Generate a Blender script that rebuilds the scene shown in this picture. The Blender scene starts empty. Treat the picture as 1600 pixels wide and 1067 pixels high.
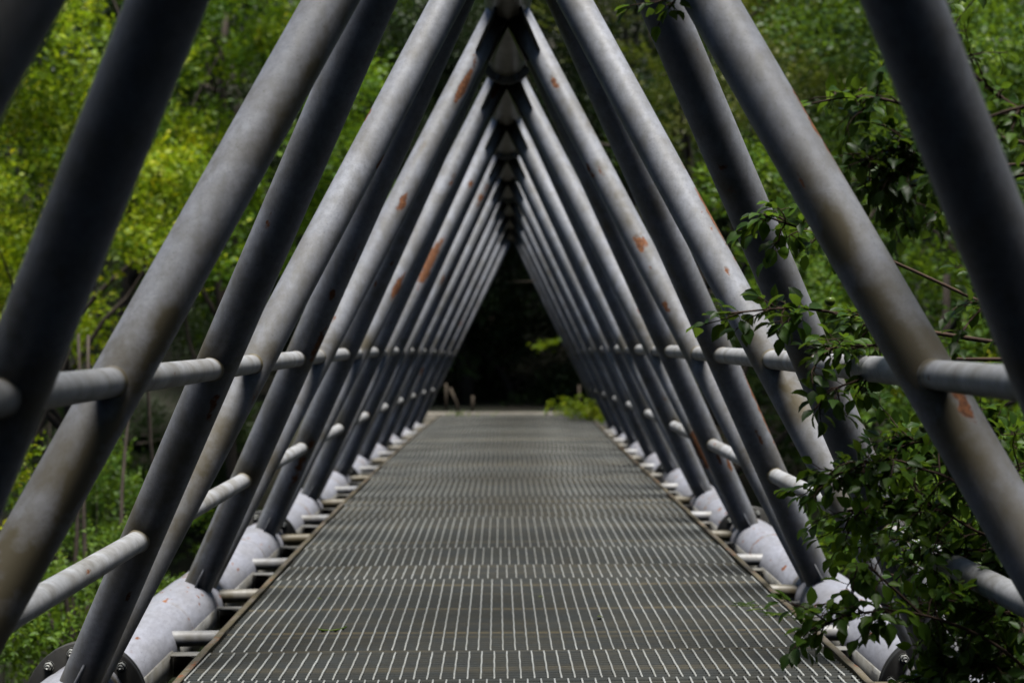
import bpy, math, random
import numpy as np
from mathutils import Vector, Matrix
R = math.radians
sc = bpy.context.scene
C = sc.collection

# ------------------------------------------------------------ camera
FPX = 2808.0                       # focal length in pixels of a 1600 px wide picture
BAY = 2.6                          # metres between two truss nodes
U = BAY / FPX                      # the drawing unit of the cross-section, in metres
cam_d = bpy.data.cameras.new('camera'); cam = bpy.data.objects.new('camera', cam_d); C.objects.link(cam)
cam.location = (0, 0, 0); cam.rotation_euler = (R(90), 0, 0)
cam_d.sensor_width = 36; cam_d.lens = FPX / 1600 * 36
cam_d.shift_x = (800 - 760) / 1600; cam_d.shift_y = -(533.5 - 508) / 1600
cam_d.clip_start = .05; cam_d.clip_end = 500
cam_d.dof.use_dof = True; cam_d.dof.focus_distance = 6.2; cam_d.dof.aperture_fstop = 3.0
sc.camera = cam
# ------------------------------------------------------------ light
SUN_AZ, SUN_EL = R(150), R(82)     # azimuth clockwise from +Y (the view direction): almost straight overhead
w = bpy.data.worlds.new('World'); sc.world = w; w.use_nodes = True
nt = w.node_tree; bg = nt.nodes['Background']
sky = nt.nodes.new('ShaderNodeTexSky'); sky.sky_type = 'NISHITA'; sky.sun_disc = False
sky.sun_elevation = SUN_EL; sky.sun_rotation = SUN_AZ
nt.links.new(sky.outputs[0], bg.inputs[0]); bg.inputs[1].default_value = .06
sd = bpy.data.lights.new('sun', 'SUN'); sd.energy = 5.0; sd.angle = R(27); sd.color = (1, .965, .91)
sun = bpy.data.objects.new('sun', sd); C.objects.link(sun)
dirv = Vector((math.sin(SUN_AZ) * math.cos(SUN_EL), math.cos(SUN_AZ) * math.cos(SUN_EL), math.sin(SUN_EL)))
sun.rotation_euler = dirv.to_track_quat('Z', 'Y').to_euler()
sc.view_settings.view_transform = 'Standard'; sc.view_settings.look = 'None'
sc.view_settings.exposure = 0.66; sc.view_settings.gamma = 1
sc.cycles.max_bounces = 4; sc.cycles.diffuse_bounces = 0; sc.cycles.transmission_bounces = 4
sc.cycles.use_denoising = True

# ------------------------------------------------------------ helpers
def W(X, H, z, q=2.777):
    """cross-section point (X right, H down, in units) at bay coordinate z -> metres; the bridge is slightly cambered"""
    return np.array([(X + 89.5 + 2.742 * z * z) * U, z * BAY, -(H + q * z * z - .009 * X) * U])
def at(px, py, Y):
    return np.array([(px - 760) / FPX * Y, Y, -(py - 508) / FPX * Y])
def tag(o, label=None, cat=None, group=None, kind=None):
    for k, v in (('label', label), ('category', cat), ('group', group), ('kind', kind)):
        if v: o[k] = v
    return o
def mesh_obj(name, V, F, mat, parent=None, origin=None, smooth=True, attrs=None):
    V = np.asarray(V, dtype=np.float64)
    if origin is None: origin = V.mean(0)
    origin = np.asarray(origin, float)
    me = bpy.data.meshes.new(name)
    L = V - origin
    me.vertices.add(len(L)); me.vertices.foreach_set('co', L.astype(np.float32).ravel())
    if isinstance(F, np.ndarray):
        n, k = F.shape; tot = n * k
        me.loops.add(tot); me.loops.foreach_set('vertex_index', F.astype(np.int32).ravel())
        me.polygons.add(n); me.polygons.foreach_set('loop_start', np.arange(0, tot, k, dtype=np.int32))
        me.polygons.foreach_set('loop_total', np.full(n, k, dtype=np.int32))
    else:
        lt = np.array([len(f) for f in F], dtype=np.int32); ls = np.concatenate([[0], np.cumsum(lt)[:-1]]).astype(np.int32)
        li = np.concatenate([np.asarray(f) for f in F]).astype(np.int32)
        me.loops.add(len(li)); me.loops.foreach_set('vertex_index', li)
        me.polygons.add(len(F)); me.polygons.foreach_set('loop_start', ls); me.polygons.foreach_set('loop_total', lt)
    me.update(calc_edges=True); me.validate()
    if smooth: me.polygons.foreach_set('use_smooth', np.ones(len(me.polygons), dtype=bool))
    if attrs:
        for k, a in attrs.items():
            at_ = me.attributes.new(k, 'FLOAT', 'POINT'); at_.data.foreach_set('value', np.asarray(a, dtype=np.float32))
    me.materials.append(mat)
    o = bpy.data.objects.new(name, me); C.objects.link(o)
    o.location = origin - (np.array(parent_world(parent)) if parent else 0)
    if parent: o.parent = parent
    return o
def parent_world(p):
    v = np.zeros(3)
    while p: v = v + np.array(p.location); p = p.parent
    return v
def empty(name, loc):
    o = bpy.data.objects.new(name, None); C.objects.link(o); o.location = loc; o.empty_display_size = .2; return o
class MB:
    def __init__(s): s.V = []; s.F = []; s.n = 0; s.A = []
    def add(s, V, F, a=None):
        V = np.asarray(V, float); s.V.append(V); s.F += [tuple(int(i) + s.n for i in f) for f in F]; s.n += len(V)
        s.A.append(np.zeros(len(V)) if a is None else a)
    def box8(s, P): s.add(P, [(0,3,2,1),(4,5,6,7),(0,1,5,4),(1,2,6,5),(2,3,7,6),(3,0,4,7)])
    def build(s, name, mat, parent=None, smooth=False, origin=None, attr=None):
        return mesh_obj(name, np.concatenate(s.V), s.F, mat, parent, origin, smooth, {attr: np.concatenate(s.A)} if attr else None)
def frames(P):
    P = np.asarray(P, float); T = np.gradient(P, axis=0); T /= np.linalg.norm(T, axis=1)[:, None] + 1e-12
    up = np.array([0, 0, 1.]) if abs(T[0][2]) < .9 else np.array([1., 0, 0])
    N = []; b = np.cross(T[0], up); b /= np.linalg.norm(b)
    for t in T:
        b = b - t * np.dot(b, t); b /= np.linalg.norm(b) + 1e-12; N.append(b.copy())
    N = np.array(N); B = np.cross(N, T); return T, N, B
def tube(P, r, seg=32, cap=True):
    P = np.asarray(P, float); n = len(P); r = np.broadcast_to(np.asarray(r, float), (n,))
    T, N, B = frames(P); a = np.linspace(0, 2 * np.pi, seg, endpoint=False)
    V = (P[:, None, :] + r[:, None, None] * (np.cos(a)[None, :, None] * N[:, None, :] + np.sin(a)[None, :, None] * B[:, None, :])).reshape(-1, 3)
    F = [(i * seg + j, i * seg + (j + 1) % seg, (i + 1) * seg + (j + 1) % seg, (i + 1) * seg + j) for i in range(n - 1) for j in range(seg)]
    if cap: F += [tuple(range(seg - 1, -1, -1)), tuple((n - 1) * seg + j for j in range(seg))]
    return V, F
def line(a, b, n): return np.linspace(a, b, n)

# ------------------------------------------------------------ materials
def mat_new(name):
    m = bpy.data.materials.new(name); m.use_nodes = True; nt = m.node_tree
    return m, nt, nt.nodes['Principled BSDF'], lambda t: nt.nodes.new(t)
def noise(nt, vec, scale, detail=5, rough=.6):
    n = nt.nodes.new('ShaderNodeTexNoise'); n.inputs['Scale'].default_value = scale; n.inputs['Detail'].default_value = detail
    n.inputs['Roughness'].default_value = rough
    if vec: nt.links.new(vec, n.inputs['Vector'])
    return n.outputs[0]
def ramp(nt, fac, stops):
    n = nt.nodes.new('ShaderNodeValToRGB'); cr = n.color_ramp
    while len(cr.elements) < len(stops): cr.elements.new(.5)
    for e, (p, c) in zip(cr.elements, stops): e.position = p; e.color = (*c, 1) if len(c) == 3 else c
    nt.links.new(fac, n.inputs[0]); return n.outputs[0]
def mix(nt, fac, a, b, mode='MIX'):
    n = nt.nodes.new('ShaderNodeMix'); n.data_type = 'RGBA'; n.blend_type = mode
    for s, v in ((n.inputs[0], fac), (n.inputs[6], a), (n.inputs[7], b)):
        if isinstance(v, (int, float)): s.default_value = v
        elif isinstance(v, tuple): s.default_value = (*v, 1)
        else: nt.links.new(v, s)
    return n.outputs[2]
def math_n(nt, op, a, b=None):
    n = nt.nodes.new('ShaderNodeMath'); n.operation = op
    for s, v in zip(n.inputs, (a, b)):
        if v is None: continue
        if isinstance(v, (int, float)): s.default_value = v
        else: nt.links.new(v, s)
    return n.outputs[0]
def objvec(nt, spread=30.0):
    tc = nt.nodes.new('ShaderNodeTexCoord'); oi = nt.nodes.new('ShaderNodeObjectInfo')
    m = nt.nodes.new('ShaderNodeVectorMath'); m.operation = 'MULTIPLY_ADD'
    cb = nt.nodes.new('ShaderNodeCombineXYZ')
    for i in range(3): nt.links.new(oi.outputs['Random'], cb.inputs[i])
    nt.links.new(cb.outputs[0], m.inputs[0]); m.inputs[1].default_value = (spread, spread * .7, spread * 1.3)
    nt.links.new(tc.outputs['Object'], m.inputs[2]); return m.outputs[0]
def bump(nt, b, h, strength, dist=.002):
    n = nt.nodes.new('ShaderNodeBump'); n.inputs['Strength'].default_value = strength; n.inputs['Distance'].default_value = dist
    nt.links.new(h, n.inputs['Height']); nt.links.new(n.outputs[0], b.inputs['Normal'])
def steel(name, base, grime_amt=.5, rust_bias=.0, rough=.46, streak=.6, along=1.0, var=1.0):
    m, nt, b, N = mat_new(name); v = objvec(nt)
    if along != 1:
        sq = nt.nodes.new('ShaderNodeVectorMath'); sq.operation = 'MULTIPLY'; sq.inputs[1].default_value = (1, along, 1); nt.links.new(v, sq.inputs[0]); v = sq.outputs[0]
    big = noise(nt, v, 1.6, 4); fine = noise(nt, v, 38, 8, .7); mid = noise(nt, v, 7, 6)
    c0 = tuple(x * .80 for x in base); c1 = tuple(min(1, x * 1.13) for x in base)
    col = mix(nt, ramp(nt, big, [(.35, (0,0,0)), (.65, (1,1,1))]), c0, c1)
    col = mix(nt, ramp(nt, fine, [(.42, (0,0,0)), (.60, (.45,.45,.45))]), col, tuple(x * .55 for x in base))
    mp = nt.nodes.new('ShaderNodeVectorMath'); mp.operation = 'MULTIPLY'; mp.inputs[1].default_value = (26, 26, 2.2); nt.links.new(v, mp.inputs[0])
    col = mix(nt, ramp(nt, noise(nt, mp.outputs[0], 1.0, 6, .65), [(.46, (0,0,0)), (.72, (streak,) * 3)]), col, tuple(x * y for x, y in zip(base, (.58, .56, .47))))
    col = mix(nt, ramp(nt, noise(nt, v, 130, 3, .6), [(.60, (0,0,0)), (.70, (.5,.5,.5))]), col, tuple(x * .35 for x in base))
    # brown algae and dirt film
    g = nt.nodes.new('ShaderNodeAttribute'); g.attribute_name = 'grime'
    gm = math_n(nt, 'MULTIPLY', ramp(nt, mid, [(.40, (0,0,0)), (.66, (1,1,1))]), grime_amt * .75)
    gs = math_n(nt, 'MULTIPLY', g.outputs['Fac'], ramp(nt, mid, [(.25, (.45,.45,.45)), (.55, (1,1,1))]))
    gg = math_n(nt, 'MINIMUM', math_n(nt, 'ADD', gm, gs), 1.0)
    col = mix(nt, gg, col, (.105, .088, .052))
    # rust: seeded spots broken by noise, plus sparse pits
    a = nt.nodes.new('ShaderNodeAttribute'); a.attribute_name = 'rust'
    rn = noise(nt, v, 16, 7, .68)
    rs = math_n(nt, 'ADD', math_n(nt, 'MULTIPLY', a.outputs['Fac'], 1.1), math_n(nt, 'SUBTRACT', rn, .5 + .33 - rust_bias))
    rm = ramp(nt, rs, [(.0, (0,0,0)), (.10, (1,1,1))])
    rc = ramp(nt, noise(nt, v, 55, 6), [(.3, (.07,.026,.012)), (.55, (.19,.068,.022)), (.75, (.32,.14,.05))])
    halo = ramp(nt, rs, [(-.0, (0,0,0)), (.02, (.0,.0,.0)), (.12, (1,1,1))])
    col = mix(nt, rm, col, rc)
    nt.links.new(col, b.inputs['Base Color'])
    b.inputs['Metallic'].default_value = 0
    rr = nt.nodes.new('ShaderNodeMapRange'); nt.links.new(mid, rr.inputs[0]); rr.inputs[3].default_value = rough - .1; rr.inputs[4].default_value = rough + .16
    nt.links.new(math_n(nt, 'ADD', rr.outputs[0], math_n(nt, 'MULTIPLY', rm, .35)), b.inputs['Roughness'])
    bump(nt, b, math_n(nt, 'ADD', fine, math_n(nt, 'MULTIPLY', rm, .8)), .35, .0016)
    return m
M = {}
M['strut'] = steel('painted_grey_tube', (.34, .355, .395), .6)
M['rail'] = steel('painted_grey_rail', (.42, .43, .45), .8, .04, .46, .25)
M['chord'] = steel('painted_grey_chord', (.31, .32, .37), .35, .07, .46, .0, .3)
M['ridge'] = steel('painted_ridge', (.46, .42, .36), .5)
M['plate'] = steel('weathered_plate', (.30, .30, .29), .8, .05)
M['dark_plate'] = steel('shade_dark_plate', (.075, .075, .065), .7, .02)  # underside shade of the ridge gussets is put into this dark colour
M['flange'] = steel('dark_flange', (.045, .045, .045), .2, .0)
M['bolt'] = steel('bolt_steel', (.30, .31, .30), .2, .03, .35)
M['edge'] = steel('rusty_edge', (.20, .175, .15), .9, .03)
M['bars'] = steel('galvanised_bar', (.027, .033, .033), .25, .0, .8)
M['rod'] = steel('galvanised_rod', (.37, .385, .375), .25, -.02, .45)

def leaf_mat(name, stops, trans=.35, gloss=.5, sat=None):
    m, nt, b, N = mat_new(name)
    g = N('ShaderNodeNewGeometry'); oi = N('ShaderNodeObjectInfo')
    tc = N('ShaderNodeTexCoord')
    big = ramp(nt, noise(nt, tc.outputs['Object'], 1.5, 4, .6), [(.36, (0,0,0)), (.66, (1,1,1))])
    f = math_n(nt, 'ADD', math_n(nt, 'MULTIPLY', g.outputs['Random Per Island'], .38), math_n(nt, 'MULTIPLY', big, .52))
    f = math_n(nt, 'ADD', f, .04)
    f = math_n(nt, 'ADD', f, math_n(nt, 'MULTIPLY', math_n(nt, 'SUBTRACT', oi.outputs['Random'], .5), .22))
    col = ramp(nt, f, stops)
    nt.links.new(col, b.inputs['Base Color']); b.inputs['Roughness'].default_value = gloss
    b.inputs['Specular IOR Level'].default_value = .3
    t = N('ShaderNodeBsdfTranslucent'); nt.links.new(mix(nt, .25, col, (.30, .42, .02)), t.inputs[0])
    ms = N('ShaderNodeMixShader'); ms.inputs[0].default_value = trans
    nt.links.new(b.outputs[0], ms.inputs[1]); nt.links.new(t.outputs[0], ms.inputs[2])
    nt.links.new(ms.outputs[0], nt.nodes['Material Output'].inputs[0]); return m
LM = {
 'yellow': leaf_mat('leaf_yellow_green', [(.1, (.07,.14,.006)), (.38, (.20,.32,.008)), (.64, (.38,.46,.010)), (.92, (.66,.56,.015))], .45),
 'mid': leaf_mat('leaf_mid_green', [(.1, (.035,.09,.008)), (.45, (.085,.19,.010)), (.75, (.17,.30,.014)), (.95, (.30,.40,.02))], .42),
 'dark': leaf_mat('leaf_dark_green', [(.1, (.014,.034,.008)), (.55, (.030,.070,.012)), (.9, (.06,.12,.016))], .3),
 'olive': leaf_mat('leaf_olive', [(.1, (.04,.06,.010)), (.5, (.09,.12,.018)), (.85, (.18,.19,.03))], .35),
 'far': leaf_mat('leaf_shade_green', [(.1, (.010,.022,.006)), (.55, (.018,.040,.008)), (.9, (.035,.070,.010))], .12),  # near-black leaves: the deep shade of the far opening is in the colour
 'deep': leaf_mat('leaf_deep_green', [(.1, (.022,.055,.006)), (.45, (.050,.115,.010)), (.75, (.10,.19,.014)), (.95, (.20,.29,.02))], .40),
 'apple': leaf_mat('leaf_apple', [(.1, (.020,.050,.010)), (.42, (.05,.115,.014)), (.68, (.12,.23,.016)), (.90, (.28,.42,.02))], .45, .42),
 'fresh': leaf_mat('leaf_fresh', [(.2, (.05,.10,.012)), (.5, (.10,.19,.018)), (.85, (.20,.28,.03))], .4),
}
def bark_mat(name, a, c):
    m, nt, b, N = mat_new(name); v = objvec(nt)
    n = noise(nt, v, 9, 8, .7); nt.links.new(ramp(nt, n, [(.3, a), (.7, c)]), b.inputs['Base Color'])
    b.inputs['Roughness'].default_value = .9; bump(nt, b, n, .7, .01); return m
M['bark'] = bark_mat('bark', (.028, .021, .015), (.085, .066, .048))
M['twig'] = bark_mat('twig', (.03, .016, .010), (.085, .05, .03))
m, nt_, b, N = mat_new('fruit'); nt_.links.new(ramp(nt_, noise(nt_, objvec(nt_), 30, 4), [(.3, (.09,.15,.02)), (.7, (.17,.24,.04))]), b.inputs[0]); b.inputs['Roughness'].default_value = .35; M['fruit'] = m
m, nt_, b, N = mat_new('forest_floor'); tc = N('ShaderNodeTexCoord')
n1 = noise(nt_, tc.outputs['Object'], .6, 8, .7); n2 = noise(nt_, tc.outputs['Object'], 14, 8, .75)
gc = mix(nt_, ramp(nt_, n1, [(.4, (0,0,0)), (.6, (1,1,1))]), (.030, .022, .012), (.022, .036, .010))
nt_.links.new(mix(nt_, ramp(nt_, n2, [(.35, (.2,.2,.2)), (.7, (1,1,1))]), (.008, .006, .004), gc), b.inputs[0])
b.inputs['Roughness'].default_value = .95; bump(nt_, b, n2, .8, .05); M['ground'] = m
m, nt_, b, N = mat_new('old_concrete'); v = objvec(nt_); n = noise(nt_, v, 8, 8, .7)
nt_.links.new(ramp(nt_, n, [(.3, (.13,.12,.10)), (.7, (.26,.24,.20))]), b.inputs[0]); b.inputs['Roughness'].default_value = .9; bump(nt_, b, n, .5, .006); M['concrete'] = m
m, nt_, b, N = mat_new('dry_wood'); v = objvec(nt_); n = noise(nt_, v, 12, 8, .7)
nt_.links.new(ramp(nt_, n, [(.3, (.03,.022,.014)), (.7, (.07,.052,.032))]), b.inputs[0]); b.inputs['Roughness'].default_value = .85; M['wood'] = m

# ------------------------------------------------------------ terrain
def sstep(a, b_, x):
    t = np.clip((x - a) / (b_ - a), 0, 1); return t * t * (3 - 2 * t)
def ground_h(x, y):
    x = np.asarray(x, float); y = np.asarray(y, float)
    rav = sstep(2.5, 6.0, y) * (1 - sstep(27.0, 31.4, y))
    h = -1.62 - 3.4 * rav
    side = np.maximum(np.abs(x) - 5.0, 0)
    h = h + .42 * side * sstep(7, 18, y) * (1 - .35 * (x > 0)) + .12 * side * (1 - sstep(7, 18, y))
    h = h + .55 * np.maximum(y - 39, 0)
    h = np.minimum(h, 26 + .0 * x)
    bumpy = .22 * np.sin(x * .9 + 1.3 * np.sin(y * .5)) * np.cos(y * .7 + x * .2)
    path = (np.abs(x) < 3) & (y > 30) & (y < 39)
    return h + bumpy * np.where(path, .1, 1) * np.clip(np.maximum(np.abs(x) - 2, rav * 3), 0, 1)
gx = np.concatenate([np.linspace(-250, -42, 16), np.linspace(-40, 40, 101), np.linspace(42, 250, 16)])
gy = np.concatenate([np.linspace(-250, -12, 16), np.linspace(-10, 100, 140), np.linspace(105, 400, 16)])
GX, GY = np.meshgrid(gx, gy); GZ = ground_h(GX, GY)
nx, ny = len(gx), len(gy); idx = np.arange(nx * ny).reshape(ny, nx)
GF = np.stack([idx[:-1, :-1], idx[:-1, 1:], idx[1:, 1:], idx[1:, :-1]], -1).reshape(-1, 4)
tag(mesh_obj('ground', np.stack([GX, GY, GZ], -1).reshape(-1, 3), GF, M['ground'], origin=(0, 0, 0)), kind='structure')

# ------------------------------------------------------------ the footbridge
br = empty('footbridge', tuple(W(0, 1400, 1.0)))
tag(br, 'grey tubular steel footbridge of triangular frames with a grating deck', 'footbridge')
XC, HC, HT = 1811.3, 1618.1, -2173.8; D_ = .413
CX, CH, CR = 1764, 1520, 172
RH, RR = -2140, 152
SR, RL = 77, 41
def zB(n): return 2.516 + (n - 1)
def spt(side, n, kind, t):
    z0 = zB(n); z1 = z0 - D_ if kind == 'near' else z0 + 1 - D_
    if (side, n, kind) == (-1, -1, 'far'): z0 += .24
    return W(side * XC * (1 - t), HC + t * (HT - HC), z0 + t * (z1 - z0))
rng = np.random.default_rng(5); random.seed(5)
# wear seen on particular struts: (side, node, lean) -> list of (t, angle towards, radius along, radius round, kind)
WEAR = {
 (-1, 0, 'far'): [(.20, .0, .10, 1.3, 'g', 1.0), (.33, .6, .05, .5, 'g', .95), (.43, .7, .05, .45, 'g', .95), (.62, .7, .06, .4, 'g', .7)],
 (-1, -1, 'far'): [(.5, 0, .1, .6, 'g', .6)],
 (-1, 1, 'far'): [(.25, .3, .12, 1.2, 'g', .5), (.36, .9, .02, .4, 'r', .5)],
 (-1, 2, 'far'): [(.83, .3, .035, .3, 'r', 1), (.63, .2, .014, .35, 'r', .9), (.72, -.4, .01, .3, 'r', .6), (.5, .5, .012, .3, 'r', .5)],
 (-1, 3, 'far'): [(.93, .3, .03, .35, 'r', .8), (.74, .6, .02, .4, 'r', .6), (.52, .5, .03, .4, 'r', .8)],
 (-1, 4, 'far'): [(.60, .1, .055, .6, 'r', 1), (.8, .3, .02, .4, 'r', .6)],
 (-1, 2, 'near'): [(.42, .9, .03, .4, 'r', .8), (.2, .2, .05, .3, 'r', .4)],
 (-1, 3, 'near'): [(.20, .5, .07, .5, 'r', .6)],
 (-1, 5, 'far'): [(.83, .3, .04, .5, 'r', .7)],
 (1, 2, 'far'): [(.83, .0, .012, .35, 'r', .8), (.68, .0, .014, .3, 'r', .55), (.56, .0, .014, .35, 'r', 1), (.46, -.5, .012, .3, 'r', .7)],
 (1, 3, 'far'): [(.20, .0, .045, 1.2, 'r', 1.15), (.4, 0, .04, .9, 'g', .5)],
 (1, 0, 'far'): [(.75, 1.35, .05, .35, 'r', .9), (.57, 1.5, .04, .3, 'r', .8), (.48, -.3, .04, .5, 'g', 1.0), (.38, -.2, .06, .6, 'g', .8)],
 (1, 1, 'far'): [(.55, 1.35, .06, .3, 'r', .75), (.365, .2, .04, .8, 'g', .8)],
 (1, 1, 'near'): [(.3, 1.5, .1, .25, 'g', .5)],
 (1, 2, 'near'): [(.3, 1.4, .08, .3, 'r', .7)],
 (1, 0, 'near'): [(.85, 1.4, .06, .3, 'r', .5)],
}
def strut(side, n, kind):
    t0, t1 = .02, .985
    a, b_ = spt(side, n, kind, t0), spt(side, n, kind, t1)
    near = n <= 4
    N_ = 90 if near else 30; seg = 40 if near else 20
    P = line(a, b_, N_); V, F = tube(P, SR * U, seg)
    # angle measured round the tube, 0 = facing the camera, + = towards the right of the picture
    T = (b_ - a) / np.linalg.norm(b_ - a)
    ring = V.reshape(N_, seg, 3) - P[:, None, :]
    tocam = -P[N_ // 2] / np.linalg.norm(P[N_ // 2]); tocam = tocam - T * np.dot(tocam, T); tocam /= np.linalg.norm(tocam)
    rt = np.cross(T, tocam); rt = rt if rt[0] > 0 else -rt
    ang = np.arctan2(ring @ rt, ring @ tocam); tt = np.broadcast_to(np.linspace(t0, t1, N_)[:, None], ang.shape)
    rust = np.zeros_like(ang); gr = np.zeros_like(ang)
    for (t, an, rt_, ra, k, s) in WEAR.get((side, n, kind), []):
        d = ((tt - t) / rt_) ** 2 + ((ang - an) / ra) ** 2
        v = min(1.2, s * 1.25) * np.exp(-d * .6)
        if k == 'r':
            rust = np.maximum(rust, v * .52)
            gr = np.maximum(gr, .6 * s * np.exp(-((ang - an) / (ra * .7)) ** 2) * np.exp(-np.maximum(t - tt, 0) / .05) * (tt < t + rt_ * .5))
        else: gr = np.maximum(gr, v)
    # dirt gathers round welded joints
    for tj in (.221, .391): gr = np.maximum(gr, .5 * np.exp(-((tt - tj - .012) / .022) ** 2))
    gr = np.maximum(gr, .55 * np.exp(-((tt - .03) / .05) ** 2))
    r_ = random.Random(n * 7 + side * 3 + (kind == 'far'))
    for _ in range(9):
        t = r_.uniform(.1, .95); an = r_.uniform(-2.5, 2.5); s = r_.uniform(.25, .55)
        rust = np.maximum(rust, s * np.exp(-(((tt - t) / r_.uniform(.004, .022)) ** 2 + ((ang - an) / r_.uniform(.12, .4)) ** 2)))
    for _ in range(5):
        t = r_.uniform(.05, .95); an = r_.uniform(-2.5, 2.5)
        gr = np.maximum(gr, r_.uniform(.25, .6) * np.exp(-(((tt - t) / r_.uniform(.03, .12)) ** 2 + ((ang - an) / r_.uniform(.2, .6)) ** 2)))
    o = mesh_obj('diagonal_strut', V, F, M['strut'], br, a, True, {'rust': rust.ravel(), 'grime': gr.ravel()})
    # weld collar at the foot
    return o
NS = range(-2, 11)
def plate(pts, th, name, mat, parent):
    """a flat steel plate through coplanar points"""
    pts = np.array(pts); n = np.cross(pts[1] - pts[0], pts[2] - pts[0]); n /= np.linalg.norm(n)
    k = len(pts); V = np.concatenate([pts + n * th / 2, pts - n * th / 2])
    F = [tuple(range(k)), tuple(range(2 * k - 1, k - 1, -1))] + [(i, i + k, (i + 1) % k + k, (i + 1) % k) for i in range(k)]
    return mesh_obj(name, V, F, mat, parent, smooth=False)
struts = {}
for n in NS:
    for side in (-1, 1):
        for kind in ('near', 'far'):
            struts[side, n, kind] = strut(side, n, kind)
        dn = struts[side, n, 'near']
        if n >= -1:
            # knee plate in the acute corner between the strut that leans to us and the chord
            a = spt(side, n, 'near', .035); b_ = spt(side, n, 'near', .125)
            c = spt(side, n, 'near', .03) - np.array([0, .055 * BAY + SR * U, 0])
            plate([a, b_, b_ * .9 + c * .1, c], .012, 'gusset_plate', M['strut'], dn)
            # web plate closing the V above the chord node
            plate([spt(side, n, 'near', .03), spt(side, n, 'near', .10), spt(side, n, 'far', .10), spt(side, n, 'far', .03)], .012, 'gusset_plate', M['strut'], dn)
    if n > -2:
        for side in (-1, 1):
            f = struts[side, n - 1, 'far']
            plate([spt(side, n - 1, 'far', .975), spt(side, n - 1, 'far', .888), spt(side, n - 1, 'far', .892) - np.array([0, SR * U * 1.25, 0]), spt(side, n - 1, 'far', .965) - np.array([0, .13 * BAY, 0])], .014, 'gusset_plate', M['dark_plate'], f)
            nrm = np.cross(spt(side, n - 1, 'far', .9) - spt(side, n, 'near', 1), spt(side, n, 'near', .9) - spt(side, n, 'near', 1)); nrm /= np.linalg.norm(nrm)
            if nrm[2] > 0: nrm = -nrm
            o_ = nrm * SR * U * 1.1
            plate([spt(side, n - 1, 'far', .985) + o_, spt(side, n - 1, 'far', .888) + o_, spt(side, n, 'near', .90) + o_, spt(side, n, 'near', .985) + o_], .014, 'gusset_plate', M['dark_plate'], f)

def longi(X, H, z0, z1, r, name, mat, nn, q=2.777, seg=40, rings=()):
    zs = np.linspace(z0, z1, nn); P = np.array([W(X, H, z, q) for z in zs]); rr = np.full(nn, r * U)
    V, F = tube(P, rr, seg)
    ru = np.zeros(len(V)); gr = np.zeros(len(V)); zz = np.repeat(zs, seg)
    ang = np.arctan2(*(V.reshape(nn, seg, 3) - P[:, None, :])[..., [2, 0]].transpose(2, 0, 1)).ravel()
    for k in range(int(26 * (z1 - z0))):
        zc = rng.uniform(z0, z1); ac = rng.uniform(-.3, 3.4)
        ru = np.maximum(ru, rng.uniform(.15, .40) * np.exp(-(((zz - zc) / rng.uniform(.008, .03)) ** 2 + ((ang - ac) / rng.uniform(.06, .22)) ** 2)))
    for zr in rings: gr = np.maximum(gr, .9 * np.exp(-((zz - zr) / .012) ** 2))
    return mesh_obj(name, V, F, mat, br, None, True, {'rust': ru, 'grime': gr})
FL = [.65, 2.65, 4.65, 6.65, 8.65, 10.65]
for side in (-1, 1):
    for i in range(-1, len(FL)):
        z0 = FL[i] + .006 if i >= 0 else -.6; z1 = FL[i + 1] - .006 if i + 1 < len(FL) else 11.9
        longi(side * CX, CH, z0, z1, CR, 'bottom_chord', M['chord'], int((z1 - z0) * 70), rings=[zB(k) + s * .1 for k in range(-2, 11) for s in (-1, 1)])
FT = [2.95, 4.95, 6.95, 8.95, 10.95]
for i in range(-1, len(FT)):
    z0 = FT[i] + .006 if i >= 0 else -.6; z1 = FT[i + 1] - .006 if i + 1 < len(FT) else 12.1
    longi(0, RH, z0, z1, RR, 'ridge_chord', M['ridge'], int((z1 - z0) * 40), rings=[zB(k) - D_ + .1 for k in range(-2, 12)])
for side in (-1, 1):
    for n in NS:
        for (za, zb_, dr) in ((zB(n) - .30, zB(n) + .055, 5),):
            zs = [za, za + .004] + list(np.linspace(za + .008, zb_ - .008, 22)) + [zb_ - .004, zb_]
            P = np.array([W(side * CX, CH, z) for z in zs]); rr = np.full(len(zs), CR + dr); rr[0] = rr[-1] = CR - 1; rr[1] = rr[-2] = CR + dr - 3
            V, F = tube(P, rr * U, 48, False); zz = np.repeat(zs, 48); g_ = np.exp(-(np.minimum(zz - za, zb_ - zz) / .012) ** 2)
            mesh_obj('node_sleeve', V, F, M['chord'], br, None, True, {'grime': g_ * .35, 'rust': rng.uniform(0, .3, len(V)) * (rng.random(len(V)) < .5) + .1 * g_})
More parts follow.
